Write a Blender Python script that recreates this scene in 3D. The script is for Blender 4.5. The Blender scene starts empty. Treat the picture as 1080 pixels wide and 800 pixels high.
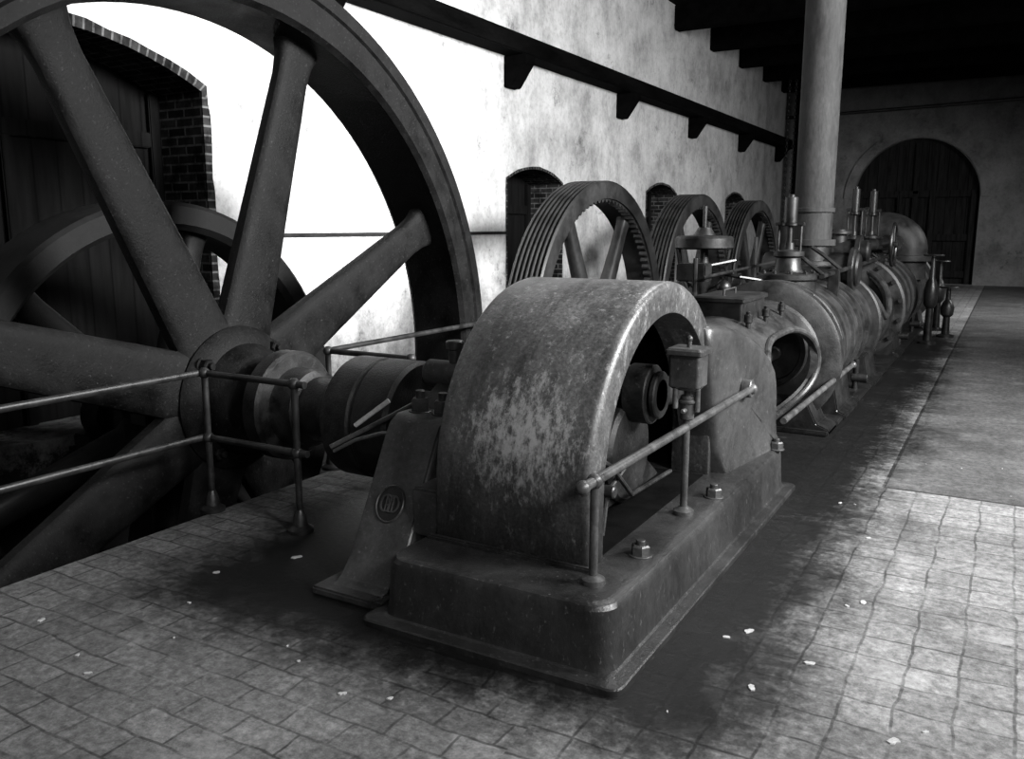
import bpy, bmesh, math, random
from mathutils import Vector, Matrix
random.seed(4)
S = bpy.context.scene
COL = S.collection
WL = {}
pi = math.pi
rad = math.radians
try:
    S.view_settings.view_transform = 'Standard'
    S.view_settings.look = 'None'
except Exception:
    pass

# ------------------------------------------------------------ materials
def newmat(name):
    m = bpy.data.materials.new(name); m.use_nodes = True
    nt = m.node_tree; b = nt.nodes['Principled BSDF']
    return m, nt, b
def g(v): return (v, v, v, 1)
def ramp(nt, fac, stops):
    r = nt.nodes.new('ShaderNodeValToRGB')
    e = r.color_ramp.elements
    e[0].position, e[0].color = stops[0][0], g(stops[0][1])
    e[1].position, e[1].color = stops[-1][0], g(stops[-1][1])
    for p, v in stops[1:-1]:
        q = e.new(p); q.color = g(v)
    nt.links.new(fac, r.inputs[0]); return r
def noise(nt, vec, scale, detail=6, rough=.6):
    n = nt.nodes.new('ShaderNodeTexNoise')
    n.inputs['Scale'].default_value = scale; n.inputs['Detail'].default_value = detail
    n.inputs['Roughness'].default_value = rough
    nt.links.new(vec, n.inputs['Vector']); return n
def mul(nt, a, b, mode='MULTIPLY', fac=1.0):
    m = nt.nodes.new('ShaderNodeMix'); m.data_type = 'RGBA'; m.blend_type = mode
    if isinstance(fac, (int, float)): m.inputs[0].default_value = fac
    else: nt.links.new(fac, m.inputs[0])
    for s, i in ((a, 6), (b, 7)):
        if isinstance(s, (int, float)): m.inputs[i].default_value = g(s)
        else: nt.links.new(s, m.inputs[i])
    return m.outputs[2]
def math_(nt, op, a, b=None, c=None, clamp=False):
    m = nt.nodes.new('ShaderNodeMath'); m.operation = op; m.use_clamp = clamp
    for i, s in enumerate((a, b, c)):
        if s is None: continue
        if isinstance(s, (int, float)): m.inputs[i].default_value = s
        else: nt.links.new(s, m.inputs[i])
    return m.outputs[0]
def coords(nt, kind='Object', scale=(1, 1, 1)):
    tc = nt.nodes.new('ShaderNodeTexCoord'); mp = nt.nodes.new('ShaderNodeMapping')
    mp.inputs['Scale'].default_value = scale
    nt.links.new(tc.outputs[kind], mp.inputs[0]); return mp.outputs[0]
def bump(nt, b, h, strength, dist=.02):
    n = nt.nodes.new('ShaderNodeBump'); n.inputs['Strength'].default_value = strength
    n.inputs['Distance'].default_value = dist
    nt.links.new(h, n.inputs['Height']); nt.links.new(n.outputs[0], b.inputs['Normal'])

def iron(name, lo, hi, rough=.5, metal=.3, scale=4, bs=.25, speck=.0, stretch=(1, 1, 1), spec=.5):
    m, nt, b = newmat(name)
    v = coords(nt, scale=stretch)
    n1 = noise(nt, v, scale, 8, .65)
    n2 = noise(nt, v, scale * 9, 4, .7)
    nb = noise(nt, v, 70, 4, .7)
    c = ramp(nt, n1.outputs[0], [(.35, lo), (.52, (lo + hi) / 2), (.72, hi)]).outputs[0]
    c = mul(nt, c, ramp(nt, n2.outputs[0], [(.3, .7), (.7, 1.2)]).outputs[0])
    if speck:
        n3 = noise(nt, v, 55, 3, .6)
        c = mul(nt, c, speck, 'MIX', ramp(nt, n3.outputs[0], [(.62, 0), (.72, .8)]).outputs[0])
    nt.links.new(c, b.inputs['Base Color'])
    b.inputs['Metallic'].default_value = metal
    b.inputs['Specular IOR Level'].default_value = spec
    r = ramp(nt, n1.outputs[0], [(.3, max(.05, rough - .12)), (.7, min(1, rough + .12))])
    nt.links.new(r.outputs[0], b.inputs['Roughness'])
    bump(nt, b, nb.outputs[0], bs, .004)
    return m
M_wheel = iron('dark_wheel_iron', .001, .012, .62, .0, 4, .8, .035, spec=.13)
M_wheel2 = iron('black_wheel_iron', .003, .010, .6, .0, 3, .5, spec=.18)
M_rope = iron('rope_wheel_iron', .010, .035, .5, .2, 3)
M_iron = iron('grey_painted_iron', .03, .085, .38, .25, 4, .4, .13)
M_frame = iron('dark_frame_casting', .026, .055, .36, .25, 2, .3, .09)
M_dark = iron('oily_dark_iron', .004, .022, .4, .3, 5)
M_black = iron('black_interior_iron', .001, .003, .7, .0, 5, spec=.06)
M_in = iron('dim_crank_iron', .004, .020, .5, .1, 6, .4, .05, spec=.3)
M_shaft = iron('greasy_shaft_steel', .003, .032, .42, .3, 9, .9)
M_steel = iron('worn_bright_steel', .06, .16, .4, .6, 6)
M_nut = iron('worn_nut_steel', .02, .08, .45, .4, 8)
M_rail = iron('handrail_iron', .012, .045, .42, .3, 8)
M_grail = iron('guard_rail_iron', .03, .09, .42, .3, 8)
M_bed = iron('oily_bed_iron', .008, .032, .36, .2, 2.5, .6, .08, (1, 1, .6))
M_lag = iron('cylinder_lagging_steel', .003, .04, .52, .3, 5, .5, 0, (1, .6, 1))
M_pipe = iron('rusty_steam_pipe', .010, .045, .75, .0, 5, .35, 0, (1, 1, .3), spec=.2)
M_beam = iron('dark_timber', .001, .004, .95, 0, 4, .4, 0, (1, .2, 1), spec=.02)
M_leaf = iron('dry_leaf', .3, .45, .8, 0, 20)
M_pier = iron('stone_pier', .003, .008, .9, 0, 3, spec=.1)

def cover_mat():
    m, nt, b = newmat('worn_cover_paint')
    tc = nt.nodes.new('ShaderNodeTexCoord')
    v = tc.outputs['Object']
    n1 = noise(nt, v, 3.5, 8, .7); n2 = noise(nt, v, 60, 4, .7)
    mp = nt.nodes.new('ShaderNodeMapping'); mp.inputs['Scale'].default_value = (8, 8, 3.6)
    nt.links.new(v, mp.inputs[0]); n3 = noise(nt, mp.outputs[0], 3.4, 12, .8)
    mp2 = nt.nodes.new('ShaderNodeMapping'); mp2.inputs['Scale'].default_value = (6, 1.2, 1.0)
    nt.links.new(v, mp2.inputs[0]); n4 = noise(nt, mp2.outputs[0], 2.2, 8, .7)
    c = ramp(nt, n1.outputs[0], [(.3, .05), (.5, .085), (.7, .13)]).outputs[0]
    c = mul(nt, c, ramp(nt, n2.outputs[0], [(.3, .5), (.7, 1.35)]).outputs[0])
    c = mul(nt, c, ramp(nt, n3.outputs[0], [(.35, .75), (.6, 1.12)]).outputs[0])
    c = mul(nt, c, ramp(nt, n4.outputs[0], [(.36, .55), (.52, 1.05)]).outputs[0])
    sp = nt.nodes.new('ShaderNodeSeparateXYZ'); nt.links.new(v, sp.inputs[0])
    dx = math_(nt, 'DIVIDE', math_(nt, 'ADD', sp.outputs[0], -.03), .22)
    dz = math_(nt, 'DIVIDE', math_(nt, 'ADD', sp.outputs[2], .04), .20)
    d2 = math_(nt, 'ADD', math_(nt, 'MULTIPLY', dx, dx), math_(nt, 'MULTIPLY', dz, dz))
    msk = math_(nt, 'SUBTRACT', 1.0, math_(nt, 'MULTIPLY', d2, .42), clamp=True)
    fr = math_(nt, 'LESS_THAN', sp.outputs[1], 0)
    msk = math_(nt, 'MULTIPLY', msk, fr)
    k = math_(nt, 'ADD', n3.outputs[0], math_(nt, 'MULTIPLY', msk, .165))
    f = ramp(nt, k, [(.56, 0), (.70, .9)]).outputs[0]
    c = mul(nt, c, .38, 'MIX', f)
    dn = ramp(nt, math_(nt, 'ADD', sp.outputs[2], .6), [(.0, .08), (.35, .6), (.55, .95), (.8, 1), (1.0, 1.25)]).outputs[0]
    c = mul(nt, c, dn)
    nt.links.new(c, b.inputs['Base Color'])
    rr = ramp(nt, n1.outputs[0], [(.3, .28), (.7, .48)]); nt.links.new(rr.outputs[0], b.inputs['Roughness'])
    b.inputs['Metallic'].default_value = .2
    bump(nt, b, n2.outputs[0], .35, .006)
    return m
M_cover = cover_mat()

def plaster(name, base, lowdark=True):
    m, nt, b = newmat(name)
    v = coords(nt)
    tc = nt.nodes.new('ShaderNodeTexCoord')
    sp = nt.nodes.new('ShaderNodeSeparateXYZ'); nt.links.new(tc.outputs['Object'], sp.inputs[0])
    n1 = noise(nt, v, .9, 10, .7)
    v2 = coords(nt, scale=(1, 1, .7)); n2 = noise(nt, v2, 2.6, 10, .75)
    n3 = noise(nt, v, 14, 5, .7)
    n6 = noise(nt, v, 1.7, 12, .8)
    c = ramp(nt, n1.outputs[0], [(.34, base * .5), (.5, base * .85), (.62, base)]).outputs[0]
    c = mul(nt, c, ramp(nt, n2.outputs[0], [(.3, .55), (.5, .9), (.62, 1)]).outputs[0])
    c = mul(nt, c, ramp(nt, n3.outputs[0], [(.3, .74), (.5, 1)]).outputs[0])
    c = mul(nt, c, ramp(nt, n6.outputs[0], [(.36, .5), (.42, .95), (.6, 1)]).outputs[0])
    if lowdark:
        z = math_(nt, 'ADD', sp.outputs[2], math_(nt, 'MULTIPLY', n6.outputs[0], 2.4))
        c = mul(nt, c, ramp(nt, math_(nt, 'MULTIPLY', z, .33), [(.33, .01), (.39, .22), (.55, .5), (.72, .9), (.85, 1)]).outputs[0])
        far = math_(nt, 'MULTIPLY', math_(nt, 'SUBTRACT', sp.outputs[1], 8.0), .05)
        c = mul(nt, c, ramp(nt, far, [(.0, 1), (.9, .32)]).outputs[0])  # light fall-off along the wall painted in: plaster darker towards the far end
    else:
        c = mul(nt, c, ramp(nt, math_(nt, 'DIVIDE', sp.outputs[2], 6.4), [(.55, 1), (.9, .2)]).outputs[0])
    nt.links.new(c, b.inputs['Base Color']); b.inputs['Roughness'].default_value = .9
    bump(nt, b, n3.outputs[0], .3, .02)
    return m
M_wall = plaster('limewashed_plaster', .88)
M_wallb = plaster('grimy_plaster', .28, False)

def brick(name):
    m, nt, b = newmat(name)
    tc = nt.nodes.new('ShaderNodeTexCoord')
    t = nt.nodes.new('ShaderNodeTexBrick'); nt.links.new(tc.outputs['UV'], t.inputs['Vector'])
    t.inputs['Scale'].default_value = 1; t.inputs['Brick Width'].default_value = .23
    t.inputs['Row Height'].default_value = .085; t.inputs['Mortar Size'].default_value = .010
    t.inputs['Color1'].default_value = g(.012); t.inputs['Color2'].default_value = g(.045); t.inputs['Mortar'].default_value = g(.13)
    n = noise(nt, tc.outputs['Object'], 6, 6, .7)
    c = mul(nt, t.outputs[0], ramp(nt, n.outputs[0], [(.38, .2), (.62, 1.2)]).outputs[0])
    nt.links.new(c, b.inputs['Base Color']); b.inputs['Roughness'].default_value = .95
    b.inputs['Specular IOR Level'].default_value = .1
    bump(nt, b, t.outputs[1], -.5, .02)
    return m
M_brick = brick('dark_brick')

def planks(name, base, width=.22):
    m, nt, b = newmat(name)
    tc = nt.nodes.new('ShaderNodeTexCoord')
    sp = nt.nodes.new('ShaderNodeSeparateXYZ'); nt.links.new(tc.outputs['Object'], sp.inputs[0])
    s = math_(nt, 'ADD', sp.outputs[0], sp.outputs[1])
    fr = math_(nt, 'FRACT', math_(nt, 'ADD', math_(nt, 'DIVIDE', s, width), 50.0))
    n = noise(nt, coords(nt, scale=(5, 5, .5)), 3, 6)
    c = mul(nt, ramp(nt, fr, [(.0, base * .15), (.06, base), (.94, base * .9), (1, base * .15)]).outputs[0], ramp(nt, n.outputs[0], [(.3, .4), (.7, 1.3)]).outputs[0])
    nt.links.new(c, b.inputs['Base Color']); b.inputs['Roughness'].default_value = .9
    b.inputs['Specular IOR Level'].default_value = .1
    return m
M_plank = planks('dark_planks', .006)
M_door = planks('old_door_planks', .022, .28)
M_ceil = planks('black_ceiling_boards', .001)

def floormat():
    m, nt, b = newmat('worn_tile_paving')
    tc = nt.nodes.new('ShaderNodeTexCoord'); v = tc.outputs['Object']
    sp = nt.nodes.new('ShaderNodeSeparateXYZ'); nt.links.new(v, sp.inputs[0])
    wob = noise(nt, v, 3.0, 3)
    vm = nt.nodes.new('ShaderNodeVectorMath'); vm.operation = 'MULTIPLY_ADD'
    nt.links.new(wob.outputs[1], vm.inputs[0]); vm.inputs[1].default_value = (.06, .06, 0); nt.links.new(v, vm.inputs[2])
    def tiles(w, h, off):
        t = nt.nodes.new('ShaderNodeTexBrick'); nt.links.new(vm.outputs[0], t.inputs['Vector']); t.offset = off
        t.inputs['Scale'].default_value = 1; t.inputs['Brick Width'].default_value = w
        t.inputs['Row Height'].default_value = h; t.inputs['Mortar Size'].default_value = .008; t.inputs['Mortar Smooth'].default_value = .6
        t.inputs['Color1'].default_value = g(.13); t.inputs['Color2'].default_value = g(.20); t.inputs['Mortar'].default_value = g(.055)
        return t
    t = tiles(.24, .14, .5); t2 = tiles(.185, .185, .0)
    n1 = noise(nt, v, 1.1, 10, .7); n2 = noise(nt, v, 24, 8, .8); n3 = noise(nt, v, 3.2, 9, .72)
    n4 = noise(nt, v, 2.0, 12, .78)
    right = math_(nt, 'GREATER_THAN', sp.outputs[0], -1.3)
    tc_ = mul(nt, t.outputs[0], t2.outputs[0], 'MIX', right)
    tile = mul(nt, tc_, .16, 'MIX', ramp(nt, n3.outputs[0], [(.44, .0), (.66, .85)]).outputs[0])
    gx = math_(nt, 'GREATER_THAN', sp.outputs[0], -.6); gy = math_(nt, 'GREATER_THAN', sp.outputs[1], 5.97)
    slab = math_(nt, 'MULTIPLY', gx, gy)
    conc = ramp(nt, n3.outputs[0], [(.3, .045), (.7, .08)]).outputs[0]
    c = mul(nt, tile, conc, 'MIX', slab)
    jx = math_(nt, 'LESS_THAN', math_(nt, 'ABSOLUTE', math_(nt, 'ADD', sp.outputs[0], .6)), .012)
    jy = math_(nt, 'LESS_THAN', math_(nt, 'ABSOLUTE', math_(nt, 'SUBTRACT', sp.outputs[1], 5.97)), .015)
    j = math_(nt, 'MAXIMUM', math_(nt, 'MULTIPLY', jx, gy), math_(nt, 'MULTIPLY', jy, gx))
    c = mul(nt, c, .02, 'MIX', j)
    c = mul(nt, c, ramp(nt, n1.outputs[0], [(.34, .6), (.5, .92), (.66, 1.25)]).outputs[0])
    c = mul(nt, c, ramp(nt, n2.outputs[0], [(.3, .25), (.5, 1), (.7, 2.0)]).outputs[0])
    dust = math_(nt, 'MULTIPLY', ramp(nt, n4.outputs[0], [(.53, 0), (.68, .5)]).outputs[0], math_(nt, 'SUBTRACT', 1.0, math_(nt, 'MULTIPLY', slab, .7)))
    c = mul(nt, c, .40, 'MIX', dust)
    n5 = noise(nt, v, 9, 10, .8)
    c = mul(nt, c, ramp(nt, math_(nt, 'MULTIPLY_ADD', sp.outputs[0], .2, .9), [(.05, .6), (.6, .85), (.8, 1.1)]).outputs[0])  # light falloff painted in: paving darker towards the left, paler to the right
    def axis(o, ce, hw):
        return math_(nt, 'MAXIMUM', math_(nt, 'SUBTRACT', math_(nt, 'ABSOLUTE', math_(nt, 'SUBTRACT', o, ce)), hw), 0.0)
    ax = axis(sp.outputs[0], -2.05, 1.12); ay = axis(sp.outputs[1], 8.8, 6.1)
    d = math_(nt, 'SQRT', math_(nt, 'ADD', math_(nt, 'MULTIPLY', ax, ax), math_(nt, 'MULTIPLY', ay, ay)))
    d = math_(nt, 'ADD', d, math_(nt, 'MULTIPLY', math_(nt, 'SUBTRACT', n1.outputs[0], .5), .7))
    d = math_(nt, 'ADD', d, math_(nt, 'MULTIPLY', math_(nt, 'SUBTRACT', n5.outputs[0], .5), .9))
    oil_shade = ramp(nt, d, [(.08, .03), (.24, .18), (.42, .65), (.62, 1)]).outputs[0]  # oil stains plus the engine's shadow band, both darkened into the paving
    c = mul(nt, c, oil_shade)
    nt.links.new(c, b.inputs['Base Color'])
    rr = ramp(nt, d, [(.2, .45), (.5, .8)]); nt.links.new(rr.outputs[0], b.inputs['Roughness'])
    b.inputs['Specular IOR Level'].default_value = .3
    bump(nt, b, n2.outputs[0], .5, .012)
    return m
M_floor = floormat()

# ------------------------------------------------------------ mesh tools
def me_of(bm):
    bmesh.ops.remove_doubles(bm, verts=bm.verts, dist=1e-5)
    bmesh.ops.recalc_face_normals(bm, faces=bm.faces)
    me = bpy.data.meshes.new('m'); bm.to_mesh(me); bm.free(); return me
def vec(axis, r, a, h, c):
    if axis == 'X': return Vector((c[0] + h, c[1] + r * math.cos(a), c[2] + r * math.sin(a)))
    if axis == 'Y': return Vector((c[0] + r * math.cos(a), c[1] + h, c[2] + r * math.sin(a)))
    return Vector((c[0] + r * math.cos(a), c[1] + r * math.sin(a), c[2] + h))
def lathe(prof, axis='Z', c=(0, 0, 0), seg=40, closed=False, a0=0, a1=2 * pi):
    bm = bmesh.new(); full = abs(a1 - a0 - 2 * pi) < 1e-6
    n = seg if full else seg + 1
    rows = [[bm.verts.new(vec(axis, max(r, 0), a0 + (a1 - a0) * i / seg, h, c)) for (r, h) in prof] for i in range(n)]
    P = len(prof)
    for i in range(seg):
        A, B = rows[i], rows[(i + 1) % n]
        for j in range(P if closed else P - 1):
            k = (j + 1) % P
            try: bm.faces.new([A[j], A[k], B[k], B[j]])
            except Exception: pass
    if not full and closed:
        bm.faces.new(rows[0]); bm.faces.new(rows[-1][::-1])
    bmesh.ops.remove_doubles(bm, verts=bm.verts, dist=1e-5)
    bmesh.ops.dissolve_degenerate(bm, edges=bm.edges, dist=1e-6)
    return me_of(bm)
def cyl(axis, c, r, h0, h1, seg=28, bev=.006):
    b = min(bev, r * .3, (h1 - h0) * .3)
    return lathe([(0, h0), (r - b, h0), (r, h0 + b), (r, h1 - b), (r - b, h1), (0, h1)], axis, c, seg)
def poly(pts, x0, x1, plane='YZ', bev=0, seg=2):
    bm = bmesh.new()
    def p(a, b, h):
        if plane == 'YZ': return (h, a, b)
        if plane == 'XZ': return (a, h, b)
        return (a, b, h)
    A = [bm.verts.new(p(a, b, x0)) for a, b in pts]; B = [bm.verts.new(p(a, b, x1)) for a, b in pts]
    bm.faces.new(A); bm.faces.new(B[::-1])
    n = len(pts)
    for i in range(n): bm.faces.new([A[i], A[(i + 1) % n], B[(i + 1) % n], B[i]])
    bmesh.ops.recalc_face_normals(bm, faces=bm.faces)
    if bev:
        es = [e for e in bm.edges if len(e.link_faces) == 2 and e.calc_face_angle(0) > rad(35)]
        bmesh.ops.bevel(bm, geom=es, offset=bev, segments=seg, affect='EDGES', clamp_overlap=True)
    return me_of(bm)
def box(x0, x1, y0, y1, z0, z1, bev=.01):
    return poly([(x0, y0), (x1, y0), (x1, y1), (x0, y1)], z0, z1, 'XY', bev)
def loft(secs, cap=True):
    bm = bmesh.new(); rows = [[bm.verts.new(p) for p in s] for s in secs]; n = len(secs[0])
    for A, B in zip(rows, rows[1:]):
        for i in range(n): bm.faces.new([A[i], A[(i + 1) % n], B[(i + 1) % n], B[i]])
    if cap: bm.faces.new(rows[0]); bm.faces.new(rows[-1][::-1])
    return me_of(bm)
def tube(path, r, seg=12, caps=True, closed=False):
    path = [Vector(p) for p in path]; secs = []
    N_ = len(path)
    t = (path[1] - path[0]).normalized()
    u = t.orthogonal().normalized()
    for i, p in enumerate(path):
        if closed: t = ((path[(i + 1) % N_] - p).normalized() + (p - path[i - 1]).normalized()).normalized()
        elif i == 0: t = (path[1] - path[0]).normalized()
        elif i == N_ - 1: t = (path[-1] - path[-2]).normalized()
        else: t = ((path[i + 1] - p).normalized() + (p - path[i - 1]).normalized()).normalized()
        u = (u - t * u.dot(t)).normalized(); w = t.cross(u)
        rr = r[i] if isinstance(r, (list, tuple)) else r
        secs.append([p + u * rr * math.cos(2 * pi * k / seg) + w * rr * math.sin(2 * pi * k / seg) for k in range(seg)])
    if closed: secs.append(secs[0]); return loft(secs, False)
    return loft(secs, caps)
def arc(c, r, a0, a1, n, plane='YZ', h=0):
    out = []
    for i in range(n + 1):
        a = a0 + (a1 - a0) * i / n
        x, y = c[0] + r * math.cos(a), c[1] + r * math.sin(a)
        out.append((h, x, y) if plane == 'YZ' else (x, h, y) if plane == 'XZ' else (x, y, h))
    return out
def sphere(c, r, sz=1):
    return lathe([(r * math.sin(pi * i / 12), -r * sz * math.cos(pi * i / 12)) for i in range(13)], 'Z', c, 20)
def join(ms):
    bm = bmesh.new()
    for m in ms: bm.from_mesh(m)
    me = bpy.data.meshes.new('j'); bm.to_mesh(me); bm.free(); return me
def finish(name, me, mat, parent=None, rebase=True, sm=32, **props):
    me.name = name; me.materials.clear()
    for m in (mat if isinstance(mat, list) else [mat]): me.materials.append(m)
    o = Vector((0, 0, 0))
    if rebase:
        xs = [v.co for v in me.vertices]
        o = Vector([(min(p[i] for p in xs) + max(p[i] for p in xs)) / 2 for i in range(3)])
        me.transform(Matrix.Translation(-o))
    me.shade_smooth(); me.set_sharp_from_angle(angle=rad(sm))
    ob = bpy.data.objects.new(name, me); COL.objects.link(ob)
    WL[ob.name] = o
    if parent:
        ob.parent = parent; ob.location = o - WL[parent.name]
    else: ob.location = o
    for k, v in props.items(): ob[k] = v
    return ob
def thing(name, loc, label, category, **p):
    e = bpy.data.objects.new(name, None); e.empty_display_size = .2; COL.objects.link(e); e.location = loc
    WL[e.name] = Vector(loc); e['label'] = label; e['category'] = category
    for k, v in p.items(): e[k] = v
    return e
def copy_thing(src, delta, scale=1):
    def rec(o, par):
        c = o.copy(); COL.objects.link(c)
        if par: c.parent = par
        for ch in list(o.children): rec(ch, c)
        return c
    c = rec(src, None); c.location = Vector(src.location) + Vector(delta); c.scale = (scale,) * 3
    return c
def nut(axis, c, r=.035, h=.04, stud=.03):
    a = lathe([(0, 0), (r, 0), (r, h * .85), (r * .85, h), (0, h)], axis, c, 6)
    b = cyl(axis, c, r * .5, h * .9, h + stud, 12, .003)
    w = cyl(axis, c, r * 1.25, -.004, .006, 16, .002)
    return join([a, b, w])

# ------------------------------------------------------------ the room
WX = -6.65; YF = 29.0; CZ = 6.35; PX = -4.05; PZ = -2.4
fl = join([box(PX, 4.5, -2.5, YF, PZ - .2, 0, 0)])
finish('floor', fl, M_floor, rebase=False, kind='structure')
finish('floor_pit', box(WX - .6, PX, -2.5, YF, PZ - .2, PZ, 0), M_pier, rebase=False, kind='structure')

def curve_wall(outer, holes, th, mtx):
    cu = bpy.data.curves.new('c', 'CURVE'); cu.dimensions = '2D'; cu.fill_mode = 'BOTH'; cu.extrude = th / 2
    for loop in [outer] + holes:
        s = cu.splines.new('POLY'); s.points.add(len(loop) - 1); s.use_cyclic_u = True
        for p, (x, y) in zip(s.points, loop): p.co = (x, y, 0, 1)
    o = bpy.data.objects.new('tmpc', cu); COL.objects.link(o)
    bpy.context.view_layer.update()
    me = bpy.data.meshes.new_from_object(o.evaluated_get(bpy.context.evaluated_depsgraph_get()))
    bpy.data.objects.remove(o); me.transform(mtx); return me
def seg_arch(a, b, z0, zs, rise, n=16):
    w = (b - a) / 2; R = (w * w + rise * rise) / (2 * rise); cy = (a + b) / 2; cz = zs + rise - R
    t = math.asin(min(1, w / R))
    if rise >= w * .999: t = pi / 2
    top = [(cy + R * math.sin(t - 2 * t * i / n), cz + R * math.cos(t - 2 * t * i / n)) for i in range(n + 1)]
    return [(a, z0), (b, z0)] + top
TW = .85
ML = Matrix(((0, 0, 1, WX - TW / 2), (1, 0, 0, 0), (0, 1, 0, 0), (0, 0, 0, 1)))
openings = [(2.65, 5.72, .0, 2.95, .36), (11.3, 13.15, .15, 2.42, .2), (17.0, 18.85, .15, 2.42, .2), (22.7, 24.5, .15, 2.42, .2)]
wl = curve_wall([(-2.5, PZ), (YF, PZ), (YF, CZ), (-2.5, CZ)], [seg_arch(*o) for o in openings], TW, ML)
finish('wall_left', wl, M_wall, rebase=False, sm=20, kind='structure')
door = seg_arch(-4.45, -.95, .01, 2.6, 1.74, 28)
MB = Matrix(((1, 0, 0, 0), (0, 0, -1, YF + .3), (0, 1, 0, 0), (0, 0, 0, 1)))
wb = curve_wall([(WX - .6, -.2), (4.5, -.2), (4.5, CZ), (WX - .6, CZ)], [door], .6, MB)
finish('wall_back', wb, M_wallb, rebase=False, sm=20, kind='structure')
finish('ceiling', box(WX - .6, 4.5, -2.5, YF + .6, CZ, CZ + .2, 0), M_ceil, rebase=False, kind='structure')

def lining(name, o, th, depth, proud, xw):
    a, b, z0, zs, rise = o
    out = seg_arch(a, b, z0, zs, rise)[2:]
    def col(y, za, zb, n=26): return [(y, za + (zb - za) * i / n) for i in range(n)]
    out = col(b, z0, out[0][1]) + out + [(a, z) for (_, z) in reversed(col(a, z0, out[-1][1]))]
    bm = bmesh.new(); uvl = bm.loops.layers.uv.new('UVMap')
    n = len(out); nrm = []
    for i, (y, z) in enumerate(out):
        p0 = Vector(out[max(0, i - 1)]); p1 = Vector(out[min(n - 1, i + 1)])
        t = (p1 - p0).normalized(); nrm.append(Vector((t.y, -t.x)))
    s = 0; rows = []
    for i, (y, z) in enumerate(out):
        if i: s += (Vector(out[i]) - Vector(out[i - 1])).length
        p = Vector((y, z)); tt = th * random.uniform(.75, 1.15); q = p + nrm[i] * tt; r_ = p - nrm[i] * .015
        rows.append((s, [Vector((xw + proud, q.x, q.y)), Vector((xw + proud, r_.x, r_.y)), Vector((xw - depth, r_.x, r_.y)), Vector((xw - depth, q.x, q.y))]))
    us = [0.02, .02 + th, .02 + th + depth, .02 + 2 * th + depth]
    for (s0, A), (s1, B) in zip(rows, rows[1:]):
        for j in range(3):
            vs = [bm.verts.new(p) for p in (A[j], A[j + 1], B[j + 1], B[j])]
            f = bm.faces.new(vs)
            for l, uv in zip(f.loops, ((us[j], s0), (us[j + 1], s0), (us[j + 1], s1), (us[j], s1))): l[uvl].uv = uv
    me = bpy.data.meshes.new('l'); bm.to_mesh(me); bm.free()
    return finish(name, me, M_brick, rebase=False, sm=20, kind='structure')
for i, o in enumerate(openings):
    lining('trim_%d' % (i + 1), o, .03 if i else .07, .72, .012, WX)
    a, b, z0, zs, rise = o
    pl = seg_arch(a + .01, b - .01, z0, zs, rise)
    X0 = WX - .7
    fr = [poly(pl, X0, X0 + .06, 'YZ')]
    fr.append(box(X0 + .06, X0 + .12, a + .02, a + .14, z0, zs, .01)); fr.append(box(X0 + .06, X0 + .12, b - .14, b - .02, z0, zs, .01))
    fr.append(box(X0 + .06, X0 + .12, a + .14, b - .14, zs - .5, zs - .36, .01)); fr.append(box(X0 + .06, X0 + .12, (a + b) / 2 - .05, (a + b) / 2 + .05, z0, zs - .5, .01))
    finish('window_%d' % (i + 1), join(fr), M_plank, rebase=False, kind='structure')
dp = [poly(seg_arch(-4.43, -.97, .01, 2.6, 1.73, 28), YF + .3, YF + .36, 'XZ')]
for z in (.2, 1.3, 2.6): dp.append(box(-4.35, -1.05, YF + .2, YF + .3, z, z + .2, .01))
for x in (-4.35, -3.2, -2.78, -2.3, -1.2): dp.append(box(x, x + .16, YF + .18, YF + .3, .02, 2.7, .01))
dp.append(box(-2.78, -2.62, YF + .2, YF + .3, 2.7, 4.2, .01))
finish('door_1', join(dp), M_door, rebase=False, kind='structure')
ro = arc((-2.7, 2.6), 2.02, 0, pi, 32, 'XZ'); ri = arc((-2.7, 2.6), 1.77, 0, pi, 32, 'XZ')
ring = [(p[0], p[2]) for p in ro] + [(p[0], p[2]) for p in reversed(ri)]
finish('trim_5', poly(ring, YF - .05, YF + .02, 'XZ', 0), M_wallb, rebase=False, kind='structure')
finish('trim_6', box(WX, WX + .035, 5.9, 11.28, 1.60, 1.64, .005), M_pipe, rebase=False, kind='structure')

wbm = thing('wall_beam', (WX + .2, 16, 3.9), 'long dark timber beam on brackets along the plaster wall', 'beam')
finish('beam', box(WX, WX + .34, 3.0, 28.9, 4.16, 4.42, .015), M_beam, wbm)
for k in range(6):
    y = 7.25 + k * 4.13
    finish('bracket', poly([(WX, 3.72), (WX + .12, 3.72), (WX + .36, 4.06), (WX + .36, 4.16), (WX, 4.16)], y - .15, y + .15, 'XZ', .01), M_beam, wbm)
for k, y in enumerate((18.5, 21, 23.5, 26, 28.3)):
    finish('ceiling_joist', box(WX, 4.4, y - .15, y + .15, 5.85, CZ, .02), M_beam, label='heavy black timber joist under the boarded ceiling', category='beam', group='ceiling joists')
finish('wall_pipe', tube([(WX + .05, YF - .1, 5.15), (-3.5, YF - .1, 5.2), (3.5, YF - .1, 5.35)], .05), M_rail, label='thin dark pipe running across the grimy end wall', category='pipe')
finish('hanging_pipe', tube([(-6.2, 28.6, 5.85), (-6.2, 28.6, .0)], .09), M_beam, label='thin dark vertical pipe beside the wall corner', category='pipe')
for xx in (-5.9, -5.72):
    ch = []
    for k in range(46):
        z = 5.8 - k * .09
        ch.append(lathe([(.034 + .012 * math.cos(a), .012 * math.sin(a)) for a in [2 * pi * q / 6 for q in range(6)]], 'X' if k % 2 else 'Y', (xx, 26, z), 10, closed=True))
    finish('hanging_chain', join(ch), M_dark, label='dark hoist chain hanging from a ceiling joist', category='chain', group='hoist chains')

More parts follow.
